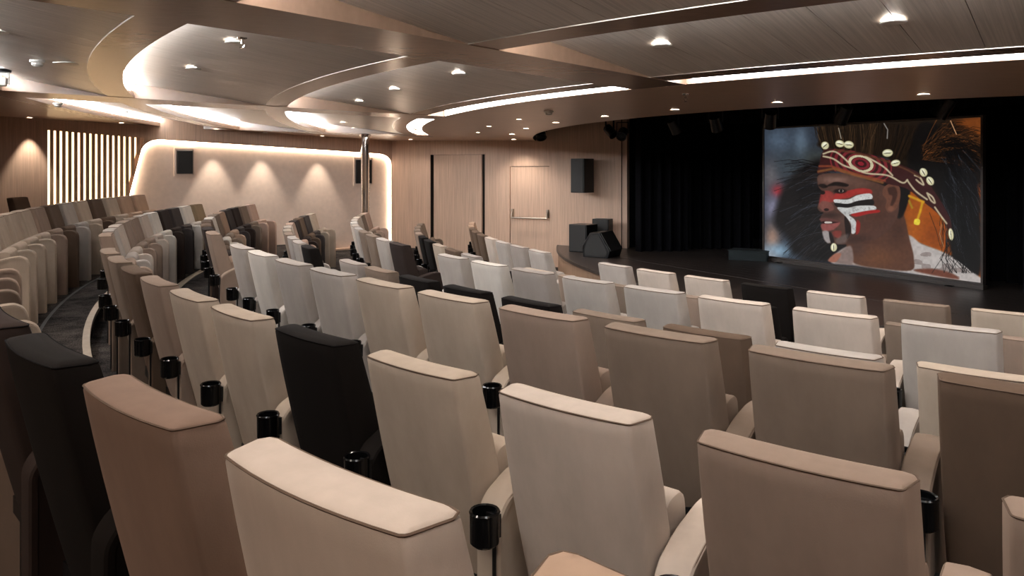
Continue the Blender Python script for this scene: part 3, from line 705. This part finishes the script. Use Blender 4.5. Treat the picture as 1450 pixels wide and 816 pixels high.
# far block, chairs between the aisle and the lit wall (centres, wall end first)
FAR = dict(
    A=(184.6, 206.9, 12, 'tan tan beige brown beige light_grey brown mauve beige beige beige beige'),
    B=(184.6, 206.4, 11, 'olive white dark_grey dark_brown white cream mauve mauve cream light_grey mauve'),
    C=(184.9, 207.3, 11, 'pink taupe dark_brown dark_grey tan taupe white brown brown dark_brown mauve'),
    D=(183.2, 206.8, 11, 'beige dark_grey brown dark_brown pink cream beige mauve light_grey light_grey black'),
    E=(182.4, 207.4, 11, 'pink taupe cream cream white cream light_grey taupe taupe light_grey dark_brown'),
    F=(181.8, 205.8, 9, 'taupe taupe taupe mauve black black beige brown grey'),
    G=(180.6, 205.6, 9, 'tan tan brown brown brown cream light_grey grey light_grey'))
for row in 'ABCDEFG':
    rr = ROWS[row]; angs, cols = NEAR[row]
    for i, (a, c_) in enumerate(zip(angs, cols.split())):
        wd_ = WORDS.get(c_, c_)
        chair(rr, a+halfdeg(rr), FLOOR[row], c_, f'{wd_} velvet chair, {ORD[i]} right of the aisle in the {ROWN[row]}', f'chairs right of the aisle, {ROWN[row]}', i == 0, row != 'A')
    a0, a1, n, cols = FAR[row]
    for i, c_ in enumerate(cols.split()):
        wd_ = WORDS.get(c_, c_)
        chair(rr, a0+(a1-a0)*i/(n-1), FLOOR[row], c_, f'{wd_} velvet chair, {ORD[i]} from the lit wall in the {ROWN[row]}', f'chairs on the lit wall side, {ROWN[row]}', i == 0, row != 'A')
chair(18.62, 187.4, FLOOR['A'], 'brown', 'brown velvet chair standing alone behind the back row near the slats', 'chairs on the lit wall side, extra', True, False)

# ================================================================== COLUMN, SPEAKERS, STAGE GEAR
colp = px_dist(517, 300, 15.2); ztop = cz(colp)
cl = empty('column', (colp.x, colp.y, .2)); tag(cl, 'slim polished chrome column in front of the glowing recess', 'column')
MB().lathe([(.085, 0), (.085, ztop-.2)], 24).build('shaft', M['chrome'], cl, smooth=True)
MB().lathe([(.13, 0), (.13, .03), (.09, .045)], 24).build('base', M['metal'], cl, smooth=True)
MB().lathe([(.095, ztop-.26), (.115, ztop-.215), (.115, ztop-.2)], 24).build('collar', M['chrome'], cl, smooth=True)

def wall_speaker(px0, px1, y0, y1, label):
    u0, zt = WL.px(px0, y0); u1, _ = WL.px(px1, y1); zb = WL.px(px0, y1)[1]
    c_ = WL.P((u0+u1)/2, zb, .10); e = empty('wall_speaker', c_, WL.rot()); tag(e, label, 'speaker', 'recessed wall speakers')
    w2 = (u1-u0)/2; h = zt-zb
    MB().box((-w2, -.05, 0), (w2, .0, h)).build('cabinet', M['black'], e, bevel=.006, seg=1)
    MB().box((-w2+.03, -.062, .04), (w2-.03, -.05, h-.03)).build('grille', M['grille'], e)
    for lo, hi in (((-w2-.05, -.03, -.05), (-w2-.015, .0, h+.05)), ((w2+.015, -.03, -.05), (w2+.05, .0, h+.05)), ((-w2-.015, -.03, h+.015), (w2+.015, .0, h+.05)), ((-w2-.015, -.03, -.05), (w2+.015, .0, -.015))):
        MB().box(lo, hi).build('surround', M['fabric_wall'], e)
wall_speaker(252, 274, 213, 246, 'black speaker set into the glowing recess near the slanted end')
wall_speaker(506, 528, 226, 260, 'black speaker set into the glowing recess behind the chrome column')

def cabinet(name, label, loc, rz, w_, d_, h_, tilt=0, grp=None, trim=True, grille=True):
    e = empty(name, loc, rz); tag(e, label, 'speaker', grp)
    MB().box((-w_/2, -d_/2, 0), (w_/2, d_/2, h_)).build('cabinet', M['black'], e, bevel=.01, seg=2)
    MB().box((-w_/2+.02, -d_/2-.012, .02), (w_/2-.02, -d_/2, h_-.02)).build('grille', M['grille'], e)
    return e
# two wall loudspeakers above the stage corner
u, zt = WD.px(826, 225); zb = WD.px(826, 272)[1]
s1 = cabinet('loudspeaker', 'black loudspeaker mounted high on the oak wall above the stage corner', WD.P(u+.13, zb, -.36), R(-42), .33, .33, zt-zb)
MB().box((-.06, .165, .2), (.06, .30, .42)).build('wall_bracket', M['black'], s1)
# floor cabinets on the stage corner
zz = 13.9
def on_stage(px, y):                                 # stage floor point under a pixel
    Z = (CAM_Z-STAGE_Z)*F_PX/(y-HOR); return Vector(((px-725)/F_PX*Z, Z, STAGE_Z))
p = on_stage(826, 356); cabinet('subwoofer', 'black subwoofer box standing on the stage corner', p, R(-38), .40, .40, .52)
p = on_stage(846, 350.5); cabinet('amplifier_case', 'taller black case behind the subwoofer on the stage', p+Vector((.06, -.35, 0)), R(-28), .34, .25, .60)
# wedge monitor
p = on_stage(852, 363); wdg = empty('stage_monitor', p, R(58)); tag(wdg, 'black wedge shaped stage monitor lying beside the subwoofer', 'speaker')
pr = [(-.24, 0), (-.28, .12), (-.08, .44), (.10, .44), (.26, .20), (.24, 0)]
MB().prism(pr, lambda a, b, d: Vector((d, a, b)), -.27, .27).build('cabinet', M['black'], wdg, bevel=.01, seg=2)
gp = [(-.285, .125), (-.085, .445), (-.10, .452), (-.298, .133)]
MB().prism(gp, lambda a, b, d: Vector((d, a, b)), -.25, .25).build('grille', M['grille'], wdg)
for sx in (-1, 1): MB().prism([(-.2, .03), (-.24, .12), (-.07, .40), (.08, .40), (.21, .19), (.2, .03)], lambda a, b, d: Vector((d, a, b)), sx*.272, sx*.276).build('side_grille', M['grille'], wdg)
# low teal block beside the screen
p = on_stage(1062, 368); tb = empty('cloth_covered_box', p, R(-30)); tag(tb, 'low dark teal box on the stage left of the screen', 'box')
MB().box((-.32, -.2, 0), (.32, .2, .16)).build('body', M['teal'], tb, bevel=.01); MB().box((-.33, -.21, .16), (.33, .21, .175)).build('lid', M['teal'], tb)
# lighting bar and stage spotlights
b0 = Vector((2.6, 13.2, 3.02)); b1 = Vector((5.6, 7.8, 3.02))
bar = empty('lighting_bar', (b0+b1)/2); tag(bar, 'dark lighting bar hanging over the stage behind the ceiling edge', 'lighting bar')
mid = (b0+b1)/2
MB().tube([b0-mid, b1-mid], .025, 8).build('pipe', M['matte_black'], bar)
for f in (.1, .5, .9):
    q = b0.lerp(b1, f)-mid; MB().tube([q, q+Vector((0, 0, .7))], .012, 6).build('hanger', M['matte_black'], bar)
def stage_spot(loc, rz, tilt, label):
    e = empty('stage_spotlight', loc, rz); tag(e, label, 'spotlight', 'stage spotlights'); m4 = Matrix.Rotation(tilt, 4, 'X')
    MB().lathe([(.03, .13), (.085, .10), (.09, 0), (.095, -.12), (.10, -.14), (.085, -.14), (.08, -.1), (0, -.1)], 16, mat=m4).build('housing', M['black'], e, smooth=True)
    MB().box((-.12, -.015, 0), (-.105, .015, .2)).box((.105, -.015, 0), (.12, .015, .2)).box((-.12, -.015, .2), (.12, .015, .215)).build('yoke', M['black'], e)
    MB().lathe([(.08, -.125), (0, -.125)], 16, mat=m4).build('lens', M['gloss_black'], e)
for i, f in enumerate((.06, .22, .40, .60, .82)):
    stage_spot(b0.lerp(b1, f)-Vector((0, 0, .24)), R(120+25*i), R(-35), f'black stage spotlight, {ORD[i]} from the oak wall on the lighting bar')
q = WD.P(WD.L-.15, 2.78, -.25); stage_spot(q, R(40), R(-50), 'black spotlight at the top of the oak wall end')
q = WD.P(WD.L+.15, 2.72, -.35); stage_spot(q, R(-20), R(-60), 'black spotlight hanging against the curtain beside the wall end')
q = px_dist(765, 187, 13.6); stage_spot(q, R(10), R(-40), 'small black spotlight under the curved ceiling edge by the fire door')

# ================================================================== CEILING FIXTURES
def downlight(p, label, group, power, size=120, r_=.055, zoff=0, radius=.05, blend=.9, color=WARM, tilt=(0, 0, 0)):
    e = empty('downlight', p); tag(e, label, 'downlight', group)
    MB().lathe([(r_, -.006), (r_+.012, -.004), (r_+.012, .004), (r_, .006), (r_, -.006)], 16).build('trim_ring', M['white'], e, smooth=True)
    MB().lathe([(r_, -.002), (0, -.002)], 16).build('lens', M['lamp'], e)
    lamp(e, (0, 0, -.02), power, size, color, radius, blend, tilt)
    return e
def on_soffit(r_, deg, dz=0): p = pol(r_, deg); p.z = cz(p)-.008+dz; return p
for i, t in enumerate((174.2, 183.6, 192.4, 200.2, 207.6, 214.5, 221.5, 228.7, 236.0)):
    downlight(on_soffit(10.52, t), f'round downlight, {ORD[i]} from the oak wall along the ceiling front edge', 'downlights along the ceiling front edge', P_FRONT, 125, .045)
def on_panel(px, y):
    """photo pixel -> point on the sloping plank panels of the ceiling"""
    k = (px-725)/F_PX; m = (HOR-y)/F_PX; Z = ceil_px(px, y).y
    for _ in range(40):
        p = Vector((k*Z, Z)); r_, _t = to_pol(p); rise = 0
        for r0, r1 in RINGS:
            if r0 <= r_ <= r1: rise = RISE*(r_-r0)/(r1-r0)
        Z += ((cz(p)+rise-CAM_Z)/m-Z)*.6
    return Vector((k*Z, Z, CAM_Z+m*Z-.008))
for px, y, lab in ((937, 63, 'round downlight in the right plank panel, left of the brightest one'), (1265, 29.5, 'brightest round downlight in the right plank panel above the screen'),
                   (651, 104, 'round downlight in the middle plank panel, nearest the broad beam'), (560, 126, 'round downlight in the middle plank panel, second from the broad beam'),
                   (510, 143, 'round downlight in the middle plank panel, nearest the thin far beam'), (332, 59, 'round downlight beside the chrome sprinkler in the curved panel'),
                   (274, 96, 'round downlight in the curved panel next to the glowing cove'), (487, 173, 'small far downlight left of the column top'), (502, 181, 'small far downlight just above the column top')):
    downlight(on_panel(px, y), lab, 'downlights in the plank panels', P_ROOM, 130)
# further downlights of the same ceiling behind and beside the camera
i = 0
for r_, ts in ((13.4, (233, 238)), (15.2, (225, 231, 237)), (16.8, (213, 224, 230.5, 237))):
    for t in ts:
        p = pol(r_, t); k0 = [q for q in RINGS if q[0] <= r_ <= q[1]][0]; p.z = cz(p)+RISE*(r_-k0[0])/(k0[1]-k0[0])-.008
        if p.y > .2 and 0 < 725+F_PX*p.x/p.y < 1450 and HOR-F_PX*(p.z-CAM_Z)/p.y > -4: continue
        downlight(p, f'round downlight over the rear rows outside the picture, {ORD[i]} of its set', 'downlights over the rear rows', P_ROOM, 130); i += 1
for i, t in enumerate((203, 211, 219, 226, 232.5)):
    downlight(on_soffit(18.5, t), f'round downlight above the back gangway outside the picture, {ORD[i]} from the slats', 'downlights above the back gangway', P_BACK, 140)
# wall washers
NMS = ['left of the slats', 'over the slats', 'over the recess speaker', 'over the middle of the recess', 'left of the chrome column']
for i, px in enumerate((41, 168, 303, 372, 452)):
    u = WL.px(px, 190)[0]; p = WL.P(u, 0, -.17 if i != 1 else -.3); p.z = cz(p)-.008
    downlight(p, f'small wall washer downlight {NMS[i]}', 'wall washers along the lit wall', P_WALL if i != 1 else 6, 54, .04, 0, .012, .6, (1, .87, .74))
u = WD.px(598, 190)[0]; p = WD.P(u, 0, -.45); p.z = cz(p)-.008; downlight(p, 'small downlight beside the tall flush door', 'wall washers along the door wall', 20, 120, .04)
for px, y, nm in ((713, 189, 'small downlight in front of the fire door'), (737, 181, 'small downlight right of the fire door top'), (782, 172, 'small downlight near the smoke detector over the fire door')):
    p = ceil_px(px, y); p.z -= .008; r_, t = to_pol(p)
    downlight(on_soffit(11.15, t), nm, 'downlights near the fire door', 12, 130, .035)
# smoke detectors, sprinklers, ceiling camera, flush speaker
def detector(p, label):
    e = empty('smoke_detector', p); tag(e, label, 'smoke detector', 'smoke detectors')
    MB().lathe([(.058, 0), (.058, -.018), (.05, -.022)], 18).build('base', M['white'], e, smooth=True)
    MB().lathe([(.044, -.022), (.044, -.04), (.03, -.055), (0, -.057)], 18).build('sensor', M['white'], e, smooth=True)
p = on_panel(53, 84); detector(p, 'white smoke detector on the ceiling at the left edge')
p = ceil_px(777, 157); detector(p, 'white smoke detector on the ceiling left of the curtain')
p = ceil_px(82, 146); detector(p, 'white smoke detector in front of the far left glowing cove')
def sprinkler(p, label):
    e = empty('sprinkler', p); tag(e, label, 'sprinkler', 'ceiling sprinklers')
    MB().lathe([(.035, 0), (.032, -.008), (.012, -.012)], 14).build('escutcheon', M['chrome'], e, smooth=True)
    MB().lathe([(.009, -.01), (.009, -.04)], 8).build('body', M['chrome'], e, smooth=True)
    for s in (-1, 1): MB().tube([(s*.008, 0, -.03), (s*.016, 0, -.05), (s*.004, 0, -.07)], .003, 5).build('frame_arm', M['chrome'], e)
    MB().lathe([(.016, -.07), (.02, -.073), (0, -.074)], 10).build('deflector', M['chrome'], e)
sprinkler(on_panel(343, 52), 'chrome sprinkler head beside a downlight in the curved panel')
sprinkler(ceil_px(971, 133), 'small chrome sprinkler head on the ring above the curtain')
sprinkler(ceil_px(180, 158), 'small chrome sprinkler head near the far left cove')
p = on_panel(96, 89); e = empty('ceiling_speaker', p); tag(e, 'flush round ceiling speaker beside the left smoke detector', 'speaker')
MB().lathe([(.10, -.004), (.108, -.003), (.108, .004), (.10, .004)], 24).build('rim', M['white'], e); MB().lathe([(.10, -.003), (0, -.003)], 24).build('grille', M['grille'], e)
p = on_panel(2, 97); e = empty('ceiling_camera', p, R(30)); tag(e, 'white pan and tilt camera hanging from the ceiling at the left edge', 'camera')
MB().lathe([(.09, 0), (.085, -.03), (.05, -.035)], 20).build('mount', M['black'], e, smooth=True)
MB().box((-.07, -.03, -.15), (-.05, .03, -.03)).box((.05, -.03, -.15), (.07, .03, -.03)).box((-.07, -.03, -.05), (.07, .03, -.03)).build('yoke', M['white'], e)
h_ = MB().box((-.045, -.06, -.17), (.045, .06, -.08)).build('head', M['white'], e, bevel=.012)
MB().lathe([(.028, 0), (.028, .03), (.022, .032), (.0, .026)], 14, (0, .06, -.125), Matrix.Rotation(R(-90), 4, 'X')).build('lens', M['gloss_black'], e)
